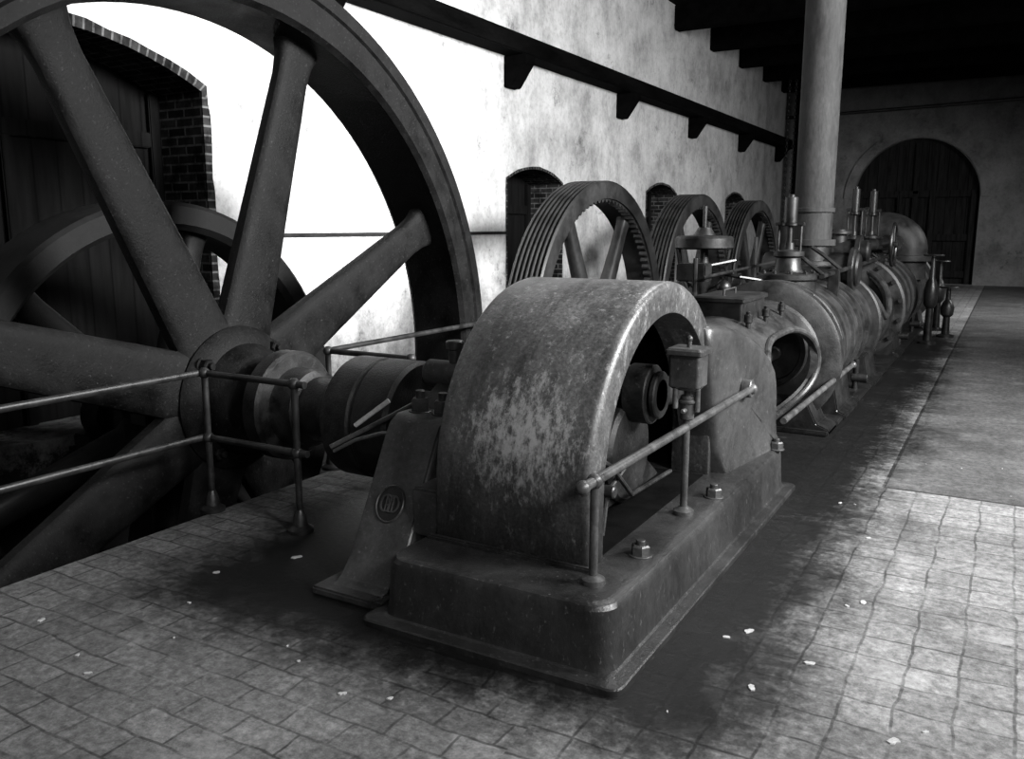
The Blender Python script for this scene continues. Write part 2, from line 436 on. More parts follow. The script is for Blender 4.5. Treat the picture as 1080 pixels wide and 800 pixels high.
# ------------------------------------------------------------ wheels
def spoke(axis_x, c, ang, r0, r1, w0, w1, d0, d1, flare=1.35, n=20):
    secs = []
    u = Vector((0, math.cos(ang), math.sin(ang))); t = Vector((0, -math.sin(ang), math.cos(ang))); X = Vector((1, 0, 0))
    c = Vector((axis_x, c[0], c[1]))
    def se(v): return math.copysign(abs(v) ** .62, v)
    for s in (0, .04, .1, .3, .5, .7, .88, .94, .98, 1.0):
        w = w0 + (w1 - w0) * s; d = d0 + (d1 - d0) * s
        f = 1
        if s < .1: f = 1 + (.1 - s) * 3
        if s > .88: f = 1 + (flare - 1) * ((s - .88) / .12) ** 2
        p = c + u * (r0 + (r1 - r0) * s)
        secs.append([p + t * w * f * se(math.cos(2 * pi * k / n)) + X * d * f * se(math.sin(2 * pi * k / n)) for k in range(n)])
    return loft(secs)
SY, SZ = 3.93, .58
R = 2.84
fw = thing('flywheel', (-4.48, SY, SZ - R), 'huge dark cast iron flywheel with eight spokes in a pit', 'flywheel')
x0, x1 = -4.22, -4.78
prof = [(R, x0 - .03), (R - .02, x0), (R - .11, x0), (R - .125, x0 - .02), (R - .24, x0 - .02), (R - .255, x0 + .01), (R - .33, x0 + .01), (R - .36, x0 - .03), (R - .36, x1 + .03), (R - .33, x1 - .01), (R - .02, x1), (R, x1 + .03)]
finish('rim', lathe(prof, 'X', (0, SY, SZ), 120, True), M_wheel, fw)
for k in range(8):
    finish('spoke', spoke(-4.48, (SY, SZ), rad(27 + 45 * k), .30, R - .33, .225, .13, .085, .06, 1.5), M_wheel, fw)
hubp = [(.17, .32), (.30, .32), (.34, .28), (.37, .18), (.44, .15), (.48, .10), (.48, -.10), (.44, -.15), (.36, -.19), (.36, -.3), (.17, -.3)]
hub = finish('hub', lathe(hubp, 'X', (-4.48, SY, SZ), 56, True), M_wheel, fw)
for k in range(4):
    a = rad(50 + 90 * k)
    finish('bolt', nut('X', (-4.48 + .14, SY + .41 * math.cos(a), SZ + .41 * math.sin(a)), .045, .06), M_wheel, hub)
shp = [(0, -5.2), (.17, -5.2), (.17, -4.1), (.22, -4.1), (.24, -4.08), (.24, -4.02), (.33, -4.0), (.35, -3.98), (.35, -3.88), (.33, -3.86), (.25, -3.86), (.24, -3.84), (.24, -3.70), (.2, -3.68), (.19, -3.5),
       (.22, -3.5), (.22, -3.42), (.19, -3.42), (.19, -1.78), (0, -1.78)]
finish('shaft', lathe(shp, 'X', (0, SY, SZ), 48), M_shaft, fw)
finish('eccentric', lathe([(.19, -3.36), (.34, -3.36), (.36, -3.34), (.36, -3.16), (.35, -3.145), (.35, -3.13), (.36, -3.115), (.36, -2.9), (.34, -2.88), (.19, -2.88)], 'X', (0, SY, SZ), 56, True), M_shaft, fw)

pw = thing('pulley_wheel', (-5.55, 4.2, .22 - 1.67), 'black spoked pulley wheel in the pit behind the flywheel', 'wheel')
pc = (4.2, .22)
finish('rim', lathe([(1.67, -5.35), (1.64, -5.33), (1.51, -5.33), (1.47, -5.38), (1.47, -5.72), (1.51, -5.77), (1.64, -5.77), (1.67, -5.75)], 'X', (0, *pc), 90, True), M_wheel2, pw)
for k in range(6): finish('spoke', spoke(-5.55, pc, rad(75 + 60 * k), .2, 1.49, .13, .09, .1, .08), M_wheel2, pw)
finish('hub', lathe([(.1, -5.4), (.24, -5.4), (.28, -5.45), (.28, -5.75), (.24, -5.8), (.1, -5.8)], 'X', (0, *pc), 40, True), M_wheel2, pw)
finish('shaft', cyl('X', (0, *pc), .11, -6.3, -5.3, 24), M_dark, pw)
def pier(x0, x1, y, z, hw=.3, r=.2):
    p = thing('bearing_pier', ((x0 + x1) / 2, y, PZ), 'dark masonry pier with iron shaft bearing in the pit', 'pier')
    zt = z - .22
    finish('pier', loft([[(x0 - e, y - hw - e, zz), (x1 + e, y - hw - e, zz), (x1 + e, y + hw + e, zz), (x0 - e, y + hw + e, zz)] for e, zz in ((.04, PZ), (.04, PZ + .2), (0, PZ + .22), (0, zt))]), M_pier, p)
    finish('bearing', join([lathe([(.1, x0 + .02), (r, x0 + .02), (r, x1 - .02), (.1, x1 - .02)], 'X', (0, y, z), 24, True), box(x0 + .02, x1 - .02, y - hw * .9, y + hw * .9, zt, zt + .1, .01)]), M_dark, p)
pier(-5.2, -4.98, SY, SZ, .3, .26); pier(-6.3, -6.05, 4.2, .22, .3, .2)

def rope_wheel(y):
    c = (y, .28); e = thing('rope_wheel', (-4.67, y, .28 - 2.0), 'grooved iron rope wheel with spokes beside the white wall', 'wheel', group='rope drive wheels along the wall')
    xs = -4.46; ng = 6; wd = .42
    out = []
    for k in range(ng):
        xa = xs - .02 - k * (wd - .04) / ng; s = (wd - .04) / ng
        out += [(2.0, xa), (2.0, xa - s * .14), (1.945, xa - s * .5), (2.0, xa - s * .86)]
    out.append((2.0, xs - wd + .02))
    prof = [(1.78, xs), (1.98, xs)] + out + [(1.98, xs - wd), (1.78, xs - wd)]
    finish('rim', lathe(prof, 'X', (0, *c), 96, True), M_rope, e)
    nt_ = 100
    bm = bmesh.new(); rows = []
    for k in range(nt_ * 4):
        a = 2 * pi * k / (nt_ * 4); ri = 1.735 if k % 4 < 2 else 1.765
        rows.append([bm.verts.new((xx, c[0] + r * math.cos(a), c[1] + r * math.sin(a))) for r, xx in ((1.80, xs - .03), (ri, xs - .03), (ri, xs - .14), (1.80, xs - .14))])
    for k in range(len(rows)):
        A, B = rows[k], rows[(k + 1) % len(rows)]
        for j in range(3): bm.faces.new([A[j], A[j + 1], B[j + 1], B[j]])
    finish('gear_ring', me_of(bm), M_rope, e)
    for k in range(6): finish('spoke', spoke(xs - .2, c, rad(58 + 60 * k), .22, 1.80, .12, .085, .1, .07), M_rope, e)
    finish('hub', lathe([(.1, xs + .02), (.26, xs + .02), (.3, xs - .04), (.3, xs - .34), (.26, xs - .4), (.1, xs - .4)], 'X', (0, *c), 40, True), M_rope, e)
    finish('shaft', cyl('X', (0, *c), .11, -5.6, -4.35, 24), M_dark, e)
    return e
rw = rope_wheel(10.15)
copy_thing(rw, (0, 14.05 - 10.15, .26), .925)
copy_thing(rw, (0, 17.8 - 10.15, .26), .925)
pier(-5.6, -5.3, 10.15, .28); pier(-5.5, -5.2, 14.05, .39); pier(-5.5, -5.2, 17.8, .39)

# ------------------------------------------------------------ handrails
def handrail(label, pts, posts, zt=.85, zm=.46):
    e = thing('handrail', (posts[0][0], posts[0][1], 0), label, 'railing')
    for z in (zt, zm):
        finish('rail', tube([(x, y, z) for x, y in pts], .02, 12), M_rail, e)
    for (x, y) in posts:
        finish('post', join([tube([(x, y, .02), (x, y, zt + .03)], .02), lathe([(0, 0), (.075, 0), (.075, .02), (.045, .04), (.035, .1), (.022, .13), (0, .13)], 'Z', (x, y, 0), 20)] + [sphere((x, y, z), .034) for z in (zt, zm)]), M_rail, e)
    return e
handrail('dark iron pipe handrail with two rails at the flywheel', [(-4.1, -1.5), (-4.1, 3.40), (-3.28, 3.40)], [(-4.08, 3.40), (-3.36, 3.40), (-4.08, 1.2), (-4.08, -1.2)])
handrail('dark iron pipe handrail beyond the main shaft beside the pit', [(-3.34, 4.47), (-4.1, 4.47), (-4.1, 9.5)], [(-3.36, 4.47), (-4.08, 4.47), (-4.08, 7), (-4.08, 9.4)])

# ------------------------------------------------------------ engine
EX = -1.8
en = thing('steam_engine', (EX, 5, 0), 'long horizontal cast iron engine with round crank cover on plinth', 'steam engine')
def rrect(x0, x1, y0, y1, r, z, n=6):
    out = []
    for cx, cy, a0 in ((x1 - r, y1 - r, 0), (x0 + r, y1 - r, pi / 2), (x0 + r, y0 + r, pi), (x1 - r, y0 + r, 1.5 * pi)):
        for i in range(n + 1):
            a = a0 + pi / 2 * i / n; out.append((cx + r * math.cos(a), cy + r * math.sin(a), z))
    return out
bx = (-2.32, -1.10, 2.67, 5.66)
BT = .30
def rr(e, z, r): return rrect(bx[0] + e, bx[1] - e, bx[2] + e, bx[3] - e, r, z)
bed = finish('bed', loft([rr(0, 0, .05), rr(0, .024, .05), rr(.006, .03, .05), rr(.055, .034, .07), rr(.064, .042, .08), rr(.068, .07, .09), rr(.076, .25, .10), rr(.080, .275, .10), rr(.090, .291, .10), rr(.104, .298, .09), rr(.13, BT, .08)]), M_bed, en, sm=24)
for x, y in ((-1.28, 3.32), (-1.25, 4.28), (-1.20, 5.45)):
    finish('nut', nut('Z', (x, y, BT), .042, .05, .02), M_nut, bed)

CC = (3.93, .56); RO = .885
def shoe(r, n=40, zb=.27):
    return [(CC[0] - r, zb)] + [(CC[0] - r * math.cos(pi * i / n), CC[1] + r * math.sin(pi * i / n)) for i in range(n + 1)] + [(CC[0] + r, zb)]
def shell_section():
    xa, xb = -2.17, -1.40; rw_ = .155
    cs = [(RO - .02, xa), (RO - .006, xa + .006), (RO, xa + .02), (RO, xb - .035), (RO - .005, xb - .018), (RO - .016, xb - .005), (RO - .035, xb), (RO - rw_ + .014, xb), (RO - rw_ + .004, xb - .004), (RO - rw_, xb - .014), (RO - rw_, xb - .22), (RO - .03, xb - .22), (RO - .03, xa)]
    secs = []
    for i in range(-1, 58):
        row = []
        for r, x in cs:
            if i == -1: row.append((x, CC[0] - r, .272))
            elif i == 57: row.append((x, CC[0] + r, .272))
            else:
                a = pi * i / 56; row.append((x, CC[0] - r * math.cos(a), CC[1] + r * math.sin(a)))
        secs.append(row)
    return loft(secs)
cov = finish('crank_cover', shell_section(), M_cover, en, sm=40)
finish('back_plate', poly(shoe(RO - .03), -2.165, -2.12, 'YZ'), M_black, cov)
inner = shoe(RO - .032); inner2 = shoe(RO - .045)
finish('lining', poly(inner + inner2[::-1], -2.12, -1.625, 'YZ'), M_black, cov)
finish('shade_sheet', box(-2.11, -1.42, 3.22, 4.64, .295, .304, .002), M_black, cov)  # added black sheet that keeps the inside of the cover dark, as in shade
finish('foot_strip', box(-2.20, -1.37, 3.02, 3.05, .29, .32, .006), M_bed, cov)
# heavy crank disc with balance segment, pin and rod big end
bal = [(SY + .60 * math.cos(a), SZ + .60 * math.sin(a)) for a in [rad(185 + 12.5 * k) for k in range(13)]]
bal = [(y, max(z, .32)) for y, z in bal] + [(SY + .24, SZ - .05), (SY - .24, SZ - .05)]
finish('crank_disc', join([lathe([(0, -1.80), (.66, -1.80), (.68, -1.78), (.68, -1.68), (.66, -1.66), (.55, -1.66), (.53, -1.69), (.24, -1.69), (.22, -1.62), (0, -1.62)], 'X', (0, SY, SZ + .02), 56) if False else
    lathe([(0, -1.80), (.26, -1.80), (.26, -1.60), (.24, -1.58), (0, -1.58)], 'X', (0, SY, SZ), 48),
    poly([(SY - .22, SZ - .1), (SY + .22, SZ - .1), (SY + .20, SZ + .34), (SY + .12, SZ + .44), (SY - .04, SZ + .46), (SY - .14, SZ + .38)], -1.78, -1.63, 'YZ', .02),
    poly(bal, -1.80, -1.62, 'YZ', .015)]), M_in, en, sm=40)
finish('crank_pin', join([cyl('X', (0, SY + .04, SZ + .30), .085, -1.66, -1.44, 28), cyl('X', (0, SY + .04, SZ + .30), .12, -1.47, -1.44, 28)]), M_in, en)
finish('connecting_rod', join([cyl('X', (0, SY + .04, SZ + .30), .15, -1.60, -1.48, 32), tube([(-1.54, SY + .04, SZ + .30), (-1.58, 4.7, .78), (-1.75, 6.4, .6)], [.085, .075, .06], 14), cyl('X', (0, 6.4, .6), .12, -1.8, -1.68, 28)]), M_in, en)
finish('oil_pipe', join([tube([(-1.5, 3.30, .72), (-1.5, 3.5, .62), (-1.5, 3.75, .42), (-1.5, 4.3, .40)], .012, 8), tube([(-1.52, 3.45, .30), (-1.52, 3.5, .5), (-1.52, 3.7, .56)], .012, 8), cyl('X', (0, 3.5, .5), .03, -1.54, -1.48, 14)]), M_rail, en)

top_c = [(5.68, .27), (5.63, .31), (5.60, .38), (5.585, .49), (5.58, .59), (5.565, .67), (5.535, .745), (5.485, .82), (5.415, .89), (5.32, .955), (5.21, 1.015), (5.08, 1.07), (4.94, 1.115), (4.80, 1.15), (4.68, 1.17), (4.56, 1.18)]
cheek = [(4.47, 1.17), (4.49, 1.05), (4.53, .90), (4.58, .74), (4.64, .58), (4.69, .43), (4.73, .27)] + top_c
def flare(y):
    t = min(1, max(0, (y - 4.62) / .85)); return .13 * t
def inset(pts, d):
    n = len(pts); ar = sum(pts[i][0] * pts[(i + 1) % n][1] - pts[(i + 1) % n][0] * pts[i][1] for i in range(n)); s = 1 if ar > 0 else -1
    out = []
    for i in range(n):
        p0, p, p1 = Vector(pts[i - 1]), Vector(pts[i]), Vector(pts[(i + 1) % n])
        a = (p - p0).normalized(); b = (p1 - p).normalized(); n1 = Vector((-a.y, a.x)) * s; n2 = Vector((-b.y, b.x)) * s
        m = (n1 + n2); m = m / max(.6, m.length_squared / 2) if m.length > 1e-6 else n1
        q = p + m * d; out.append((q.x, max(q.y, .27)))
    return out
def foot(z):
    t = max(0, 1 - (z - .27) / .16); return .05 * t * t
def radial(pts, d, x):
    return [(x + .02 + flare(y) + foot(z), y, z) for y, z in inset(pts, d)]
cx_, cz_ = 5.08, .64
secs = [radial(cheek, 0, -1.60), radial(cheek, 0, -1.48), radial(cheek, .005, -1.43), radial(cheek, .015, -1.40), radial(cheek, .032, -1.385), radial(cheek, .055, -1.380)]
last = inset(cheek, .055)
for s in (.92, .8, .6, .4, .2, .02):
    secs.append([(-1.358 + flare(cx_ + (y - cx_) * s) + foot(cz_ + (z - cz_) * s), cx_ + (y - cx_) * s, cz_ + (z - cz_) * s) for y, z in last])
finish('frame_cheek', loft(secs), M_frame, en, sm=75)
blk = [(4.83, .27)] + [(y, z) for y, z in top_c if y > 4.85] + [(4.83, 1.14)]
secs = [[(-2.3, y, z) for y, z in inset(blk, .05)], [(-2.27, y, z) for y, z in inset(blk, .02)], [(-2.22, y, z) for y, z in blk], [(-1.5, y, z) for y, z in blk]]
finish('frame_body', loft(secs), M_frame, en, sm=60)

# bearing pedestal
ped = [(2.84, 0), (2.84, .035), (2.92, .05), (3.02, .16), (3.30, .68), (3.34, .74), (3.40, .77), (3.56, .77), (3.60, .72), (3.62, .5), (4.24, .5), (4.26, .72), (4.30, .77), (4.46, .77), (4.53, .72), (4.82, .16), (4.92, .05), (5.0, .035), (5.0, 0)]
pd = finish('bearing_pedestal', join([poly(ped, -2.66, -2.33, 'YZ', .03, 3), box(-2.34, -2.19, 3.1, 4.76, .27, .5, .01), box(-2.72, -2.3, 2.80, 5.04, 0, .04, .01)]), M_iron, en, sm=40)
cap = [(3.60, .5)] + [(SY - .32 * math.cos(pi * i / 20), .58 + .30 * math.sin(pi * i / 20)) for i in range(21)] + [(4.26, .5)]
finish('bearing_cap', poly(cap, -2.70, -2.19, 'YZ', .02), M_iron, en, sm=40)
finish('oil_cup', join([cyl('X', (0, 3.86, .90), .075, -2.78, -2.3, 24, .012), cyl('Z', (-2.6, 3.86, .9), .035, 0, .16, 18), cyl('Z', (-2.6, 3.86, .9), .05, .14, .19, 18)]), M_iron, en)
for x, y in ((-2.56, 3.48), (-2.42, 3.48), (-2.56, 4.38), (-2.42, 4.38)):
    finish('nut', nut('Z', (x, y, .77), .05, .07, .04), M_nut, pd)
nvec = Vector((0, -(.68 - .16), (3.30 - 3.02))).normalized()
ec = Vector((-2.50, 3.14, .38)) + nvec * .003
def text_mesh(t, size, ext, off=-.0018):
    cu = bpy.data.curves.new('t', 'FONT'); cu.body = t; cu.size = size; cu.extrude = ext; cu.align_x = 'CENTER'; cu.align_y = 'CENTER'; cu.resolution_u = 4
    cu.offset = off
    o = bpy.data.objects.new('tt', cu); COL.objects.link(o); bpy.context.view_layer.update()
    me = bpy.data.meshes.new_from_object(o.evaluated_get(bpy.context.evaluated_depsgraph_get())); bpy.data.objects.remove(o)
    xs = [v.co.x for v in me.vertices]; ys = [v.co.y for v in me.vertices]
    me.transform(Matrix.Translation((-(min(xs) + max(xs)) / 2, -(min(ys) + max(ys)) / 2, 0))); return me
yv = nvec.cross(Vector((1, 0, 0))).normalized()
if yv.z < 0: yv = -yv
EM = Matrix(((1, yv.x * 1.15, nvec.x, ec.x), (0, yv.y * 1.15, nvec.y, ec.y), (0, yv.z * 1.15, nvec.z, ec.z), (0, 0, 0, 1)))
em = [lathe([(.078 + .005 * math.cos(a), .009 * math.sin(a)) for a in [2 * pi * q / 8 for q in range(8)]], 'Z', (0, 0, 0), 40, True)]
emd = cyl('Z', (0, 0, 0), .078, -.006, .003, 36, .001)
for t, s, dx, dy, sy in (('G', .100, -.026, 0, 1.15), ('M', .080, 0, 0, 1.45), ('D', .100, .028, 0, 1.15)):
    m = text_mesh(t, s, .006); m.transform(Matrix.Translation((dx, dy, .006)) @ Matrix.Diagonal((.95, sy, 1, 1))); em.append(m)
emm = join(em); emm.transform(EM); emd.transform(EM)
M_embl = iron('emblem_raised_metal', .045, .10, .36, .3, 8)
M_embd = iron('emblem_recess', .010, .025, .5, .2, 8)
finish('emblem', emm, M_embl, pd, label='round raised monogram badge')
finish('emblem_disc', emd, M_embd, pd)
finish('lever', join([tube([(-3.02, 3.30, .56), (-2.8, 3.5, .70), (-2.62, 3.52, .80)], .013, 8), tube([(-3.0, 3.3, .54), (-2.9, 3.36, .6), (-2.72, 3.36, .66), (-2.66, 3.4, .66)], .01, 8)]), M_steel, en)
finish('ledge_strip', tube([(-2.95, 3.42, .66), (-2.78, 3.50, .80)], .013, 8), M_leaf, en)

# lubricator
lx, ly = -1.30, 3.94
lb = finish('lubricator', join([cyl('Z', (lx, ly, 0), .018, .29, .97), lathe([(0, BT), (.05, BT), (.05, BT + .02), (.02, BT + .04), (0, BT + .04)], 'Z', (lx, ly, 0)), cyl('Z', (lx, ly, 0), .045, .86, .88), cyl('Z', (lx, ly, 0), .035, .78, .9),
    loft([rrect(lx - w, lx + w, ly - w, ly + w, .015, z) for w, z in ((.055, .93), (.075, .95), (.075, 1.10), (.09, 1.105), (.09, 1.125), (.08, 1.135))])]), M_iron, en)
finish('lid_knob', join([cyl('Z', (lx, ly, 1.13), .012, 0, .035, 12), sphere((lx, ly, 1.175), .016)]), M_nut, lb)
finish('drip_glass', join([cyl('Z', (lx - .04, ly - .06, .84), .014, 0, .1, 12), cyl('Z', (lx + .05, ly, .82), .014, 0, .12, 12), cyl('Y', (lx, ly, .83), .012, -.07, .07, 10)]), M_steel, lb)

RX = -1.335
gr = thing('guard_rail', (RX, 2.95, BT), 'pipe guard rail across the open side of the crank cover', 'railing')
A_, B_ = Vector((RX - .004, 2.85, .720)), Vector((-1.255, 4.98, .765))
finish('rail', join([tube([A_, B_], .021, 14), sphere(A_, .03), sphere(B_, .034)]), M_grail, gr)
finish('wall_flange', cyl('X', (0, 4.98, .765), .055, -1.31, -1.25, 20), M_grail, gr)
finish('post', join([tube([(RX, 2.95, BT), (RX, 2.95, .722)], .018), sphere((RX, 2.95, .722), .032), lathe([(0, BT), (.05, BT), (.048, BT + .02), (.022, BT + .035), (0, BT + .035)], 'Z', (RX, 2.95, 0))]), M_grail, gr)

# crosshead guide : barrel with a smooth oval opening in its side
AZ = .60
GY0, GY1, GC, GH = 5.56, 7.5, 6.56, .86
def gap(y):
    u = (y - GC) / GH
    return rad(44) * math.sqrt(max(0, 1 - abs(u) ** 3)) if abs(u) < 1 else 0.0
def guide():
    ys = [GY0] + [GC - GH * math.cos(pi * i / 40) for i in range(41)] + [GY1]
    secs = []; n = 44; r, th = .47, .05; a_c = rad(-2)
    for y in ys:
        h = max(gap(y), .0005)
        row = [(EX + r * math.cos(a_c + h + (2 * pi - 2 * h) * i / n), y, AZ + r * math.sin(a_c + h + (2 * pi - 2 * h) * i / n)) for i in range(n + 1)]
        row += [(EX + (r - th) * math.cos(a_c + h + (2 * pi - 2 * h) * i / n), y, AZ + (r - th) * math.sin(a_c + h + (2 * pi - 2 * h) * i / n)) for i in range(n, -1, -1)]
        secs.append(row)
    return loft(secs)
rp = []
for i in range(64):
    t = 2 * pi * i / 64; y = GC - GH * math.cos(t)
    a = rad(-2) + gap(y) * (1 if math.sin(t) >= 0 else -1)
    rp.append((EX + .472 * math.cos(a), y, AZ + .472 * math.sin(a)))
finish('crosshead_guide', join([guide(), lathe([(.42, 7.36), (.47, 7.38), (.49, 7.42), (.62, 7.44), (.65, 7.46), (.65, 7.58), (.63, 7.60), (.50, 7.64), (.42, 7.64)], 'Y', (EX, 0, AZ), 64, True)]), M_lag, en, sm=35)
finish('guide_opening_rim', tube(rp, .026, 10, closed=True), M_nut, en)
finish('piston_rod', cyl('Y', (EX + .05, 0, AZ), .055, 6.2, 8.0), M_steel, en)
finish('crosshead', box(EX - .15, EX + .2, 6.3, 6.6, AZ - .34, AZ + .34, .03), M_in, en)
finish('side_rod', join([tube([(-1.20, 5.62, .45), (-1.20, 8.45, .43)], .022), sphere((-1.20, 8.45, .43), .035)]), M_steel, en)
ob = finish('oil_box', loft([rrect(EX - w, EX + w, 6.05 - (w - .18), 6.7 + (w - .18), .02, z) for w, z in ((.18, 1.0), (.18, 1.17), (.20, 1.175), (.20, 1.20), (.18, 1.21))]), M_dark, en)
finish('handle', tube([(EX, 6.2, 1.205), (EX, 6.2, 1.25), (EX, 6.5, 1.25), (EX, 6.5, 1.205)], .008, 8), M_nut, ob)
for k in range(3): finish('grease_cup', join([cyl('Z', (EX + .24, 6.0 + k * .5, .98), .018, -.02, .14, 12), cyl('Z', (EX + .24, 6.0 + k * .5, .98), .03, .06, .12, 14)]), M_dark, en)

def cylprof(y0, y1, r, n):
    p = [(0, y0), (r * .5, y0), (r * .52, y0 - .06), (r * .6, y0 - .06), (r * .62, y0), (r + .06, y0), (r + .09, y0 + .02), (r + .09, y0 + .11), (r + .07, y0 + .13), (r, y0 + .135)]
    L = (y1 - y0 - .3)
    for k in range(1, n):
        yy = y0 + .15 + L * k / n
        p += [(r, yy - .04), (r + .028, yy - .036), (r + .028, yy + .036), (r, yy + .04)]
    p += [(r, y1 - .135), (r + .07, y1 - .13), (r + .09, y1 - .11), (r + .09, y1 - .02), (r + .06, y1), (0, y1)]
    return p
c1 = finish('steam_cylinder', lathe(cylprof(7.72, 10.3, .53, 5), 'Y', (EX, 0, AZ + .02), 80), M_lag, en)
c2 = finish('steam_cylinder', lathe(cylprof(11.9, 16.8, .60, 8), 'Y', (EX, 0, AZ + .06), 80), M_lag, en)
for (y0, r, cpt, cz) in ((7.75, .59, c1, AZ + .02), (11.9, .64, c2, AZ + .06)):
    for k in range(16):
        a = 2 * pi * (k + .5) / 16
        finish('bolt', nut('Y', (EX + (r) * math.cos(a), y0 - .045, cz + r * math.sin(a)), .025, .03, .02), M_dark, cpt)
def cradle():
    secs = []
    n = 24
    for j in range(21):
        y = 10.25 + 1.7 * j / 20; u = (j / 20 - .5) * 2
        top = rad(2 + 68 * abs(u) ** 2.2)
        row = [(EX + .56 * math.cos(top - (pi + 2 * top) * i / n), y, AZ + .03 + .56 * math.sin(top - (pi + 2 * top) * i / n)) for i in range(n + 1)]
        row += [(EX + .49 * math.cos(top - (pi + 2 * top) * i / n), y, AZ + .03 + .49 * math.sin(top - (pi + 2 * top) * i / n)) for i in range(n, -1, -1)]
        secs.append(row)
    return loft(secs)
finish('distance_cradle', cradle(), M_lag, en, sm=45)
for sgn in (1, -1):
    pth = []
    for j in range(31):
        y = 10.25 + 1.7 * j / 30; u = (j / 30 - .5) * 2; top = rad(2 + 68 * abs(u) ** 2.2)
        a = top if sgn > 0 else pi - top
        pth.append((EX + .555 * math.cos(a), y, AZ + .03 + .555 * math.sin(a)))
    finish('cradle_rim', tube(pth, .04, 10), M_nut, en)
finish('piston_rod', cyl('Y', (EX, 0, AZ + .03), .07, 10.2, 12.0), M_steel, en)
for y in (8.3, 10.1, 12.5, 16.0):
    finish('cylinder_foot', poly([(EX - .6, 0), (EX + .64, 0), (EX + .64, .05), (EX + .57, .08), (EX + .52, .34), (EX + .3, .28), (EX - .3, .28), (EX - .5, .34), (EX - .55, .08), (EX - .6, .05)], y - .35, y + .35, 'XZ', .012), M_dark, en)
finish('sole_plate', box(EX - .6, EX + .62, 7.2, 16.6, 0, .04, .01), M_dark, en)
finish('guide_foot', poly([(EX - .5, 0), (EX + .62, 0), (EX + .62, .05), (EX + .52, .09), (EX + .44, .25), (EX - .35, .25), (EX - .45, .09)], 7.25, 7.62, 'XZ', .01), M_dark, en)

def valve(x, y, z, s=1.0, rod=.5):
    parts = [lathe([(0, 0), (.27, 0), (.28, .01), (.28, .05), (.27, .06), (.14, .07), (.12, .10), (.11, .2), (.14, .22), (.14, .26), (.05, .28), (.045, .34), (0, .34)], 'Z', (x, y, z), 40)]
    parts[0].transform(Matrix.Translation((x, y, z)) @ Matrix.Scale(s, 4) @ Matrix.Translation((-x, -y, -z)))
    zt = z + .3 * s
    parts += [cyl('Z', (x, y, zt), .028 * s, 0, rod, 14), cyl('Z', (x, y, zt), .06 * s, rod * .45, rod * .95, 18), cyl('Z', (x, y, zt), .075 * s, rod * .4, rod * .46, 18)]
    for d in (-.1, .1): parts.append(cyl('Z', (x + d * s, y, z + .2 * s), .016 * s, 0, rod * .65, 10))
    parts.append(box(x - .13 * s, x + .13 * s, y - .03, y + .03, z + .2 * s + rod * .62, z + .2 * s + rod * .68, .005))
    for k in range(10):
        a = 2 * pi * k / 10; parts.append(nut('Z', (x + .23 * s * math.cos(a), y + .23 * s * math.sin(a), z + .055 * s), .02 * s, .025, .01))
    return join(parts)
def chest(x, y, r, z0, z1): return cyl('Z', (x, y, 0), r, z0, z1, 36, .02)
finish('valve', join([valve(EX, 8.25, 1.22, 1.0, .48), chest(EX, 8.25, .26, .95, 1.23)]), M_dark, en)
finish('valve', join([valve(EX - .05, 12.3, 1.36, .85, .62), chest(EX - .05, 12.3, .2, .9, 1.37)]), M_dark, en)
finish('valve', join([valve(EX + .05, 13.2, 1.36, .85, .62), chest(EX + .05, 13.2, .2, .95, 1.37)]), M_dark, en)
PXX = -1.93
finish('valve_chest', join([box(PXX - .3, PXX + .36, 9.3, 10.2, 1.0, 1.3, .03), cyl('X', (0, 9.95, 1.25), .18, PXX - .5, PXX + .52, 32, .02), cyl('X', (0, 9.95, 1.25), .24, PXX + .42, PXX + .48, 32, .01),
    cyl('Z', (PXX, 9.95, 0), .3, 1.28, 1.34, 36), cyl('Z', (PXX, 9.95, 0), .22, 1.3, 1.5, 36)]), M_dark, en)
finish('rocker_shaft', join([tube([(EX + .32, 8.2, 1.26), (EX + .32, 13.5, 1.32)], .022, 10)] + [tube([(EX + .32, y, 1.26), (EX + .12, y, 1.42), (EX, y, 1.5)], .02, 8) for y in (8.3, 9.3, 12.3, 13.2)] + [box(EX + .27, EX + .37, y - .05, y + .05, .95, 1.3, .01) for y in (8.8, 12.2, 13.4)]), M_dark, en)
finish('cross_pipe', join([tube([(EX - .2, 12.0, 1.4), (EX + .25, 12.0, 1.48), (EX + .35, 12.6, 1.48), (EX + .35, 13.3, 1.48)], .07, 16), cyl('Y', (EX + .35, 0, 1.48), .12, 12.55, 12.62), cyl('Y', (EX + .35, 0, 1.48), .12, 13.2, 13.3), cyl('Z', (EX - .1, 12.0, 0), .09, 1.0, 1.4)]), M_dark, en)
finish('throttle_valve', join([cyl('X', (0, 10.9, 1.42), .13, EX - .35, EX + .35, 28, .02), cyl('X', (0, 10.9, 1.42), .19, EX + .2, EX + .26, 28), cyl('X', (0, 10.9, 1.42), .19, EX - .26, EX - .2, 28), cyl('Z', (EX, 10.9, 0), .09, 1.42, 1.68, 24), cyl('Z', (EX, 10.9, 0), .14, 1.62, 1.66, 24), tube([(PXX, 9.95, 1.42), (PXX, 10.9, 1.42)], .10, 20)]), M_dark, en)
hwx = EX + .46
hwz = lathe([(.27 + .02 * math.cos(a), .02 * math.sin(a)) for a in [2 * pi * q / 8 for q in range(8)]], 'X', (hwx, 12.2, 1.48), 36, True)
finish('hand_wheel', join([hwz, cyl('X', (hwx, 12.2, 1.48), .04, -.4, .05, 14)] + [tube([(hwx, 12.2, 1.48), (hwx, 12.2 + .27 * math.cos(a), 1.48 + .27 * math.sin(a))], .014, 8) for a in [rad(18 + 72 * k) for k in range(5)]]), M_dark, en)
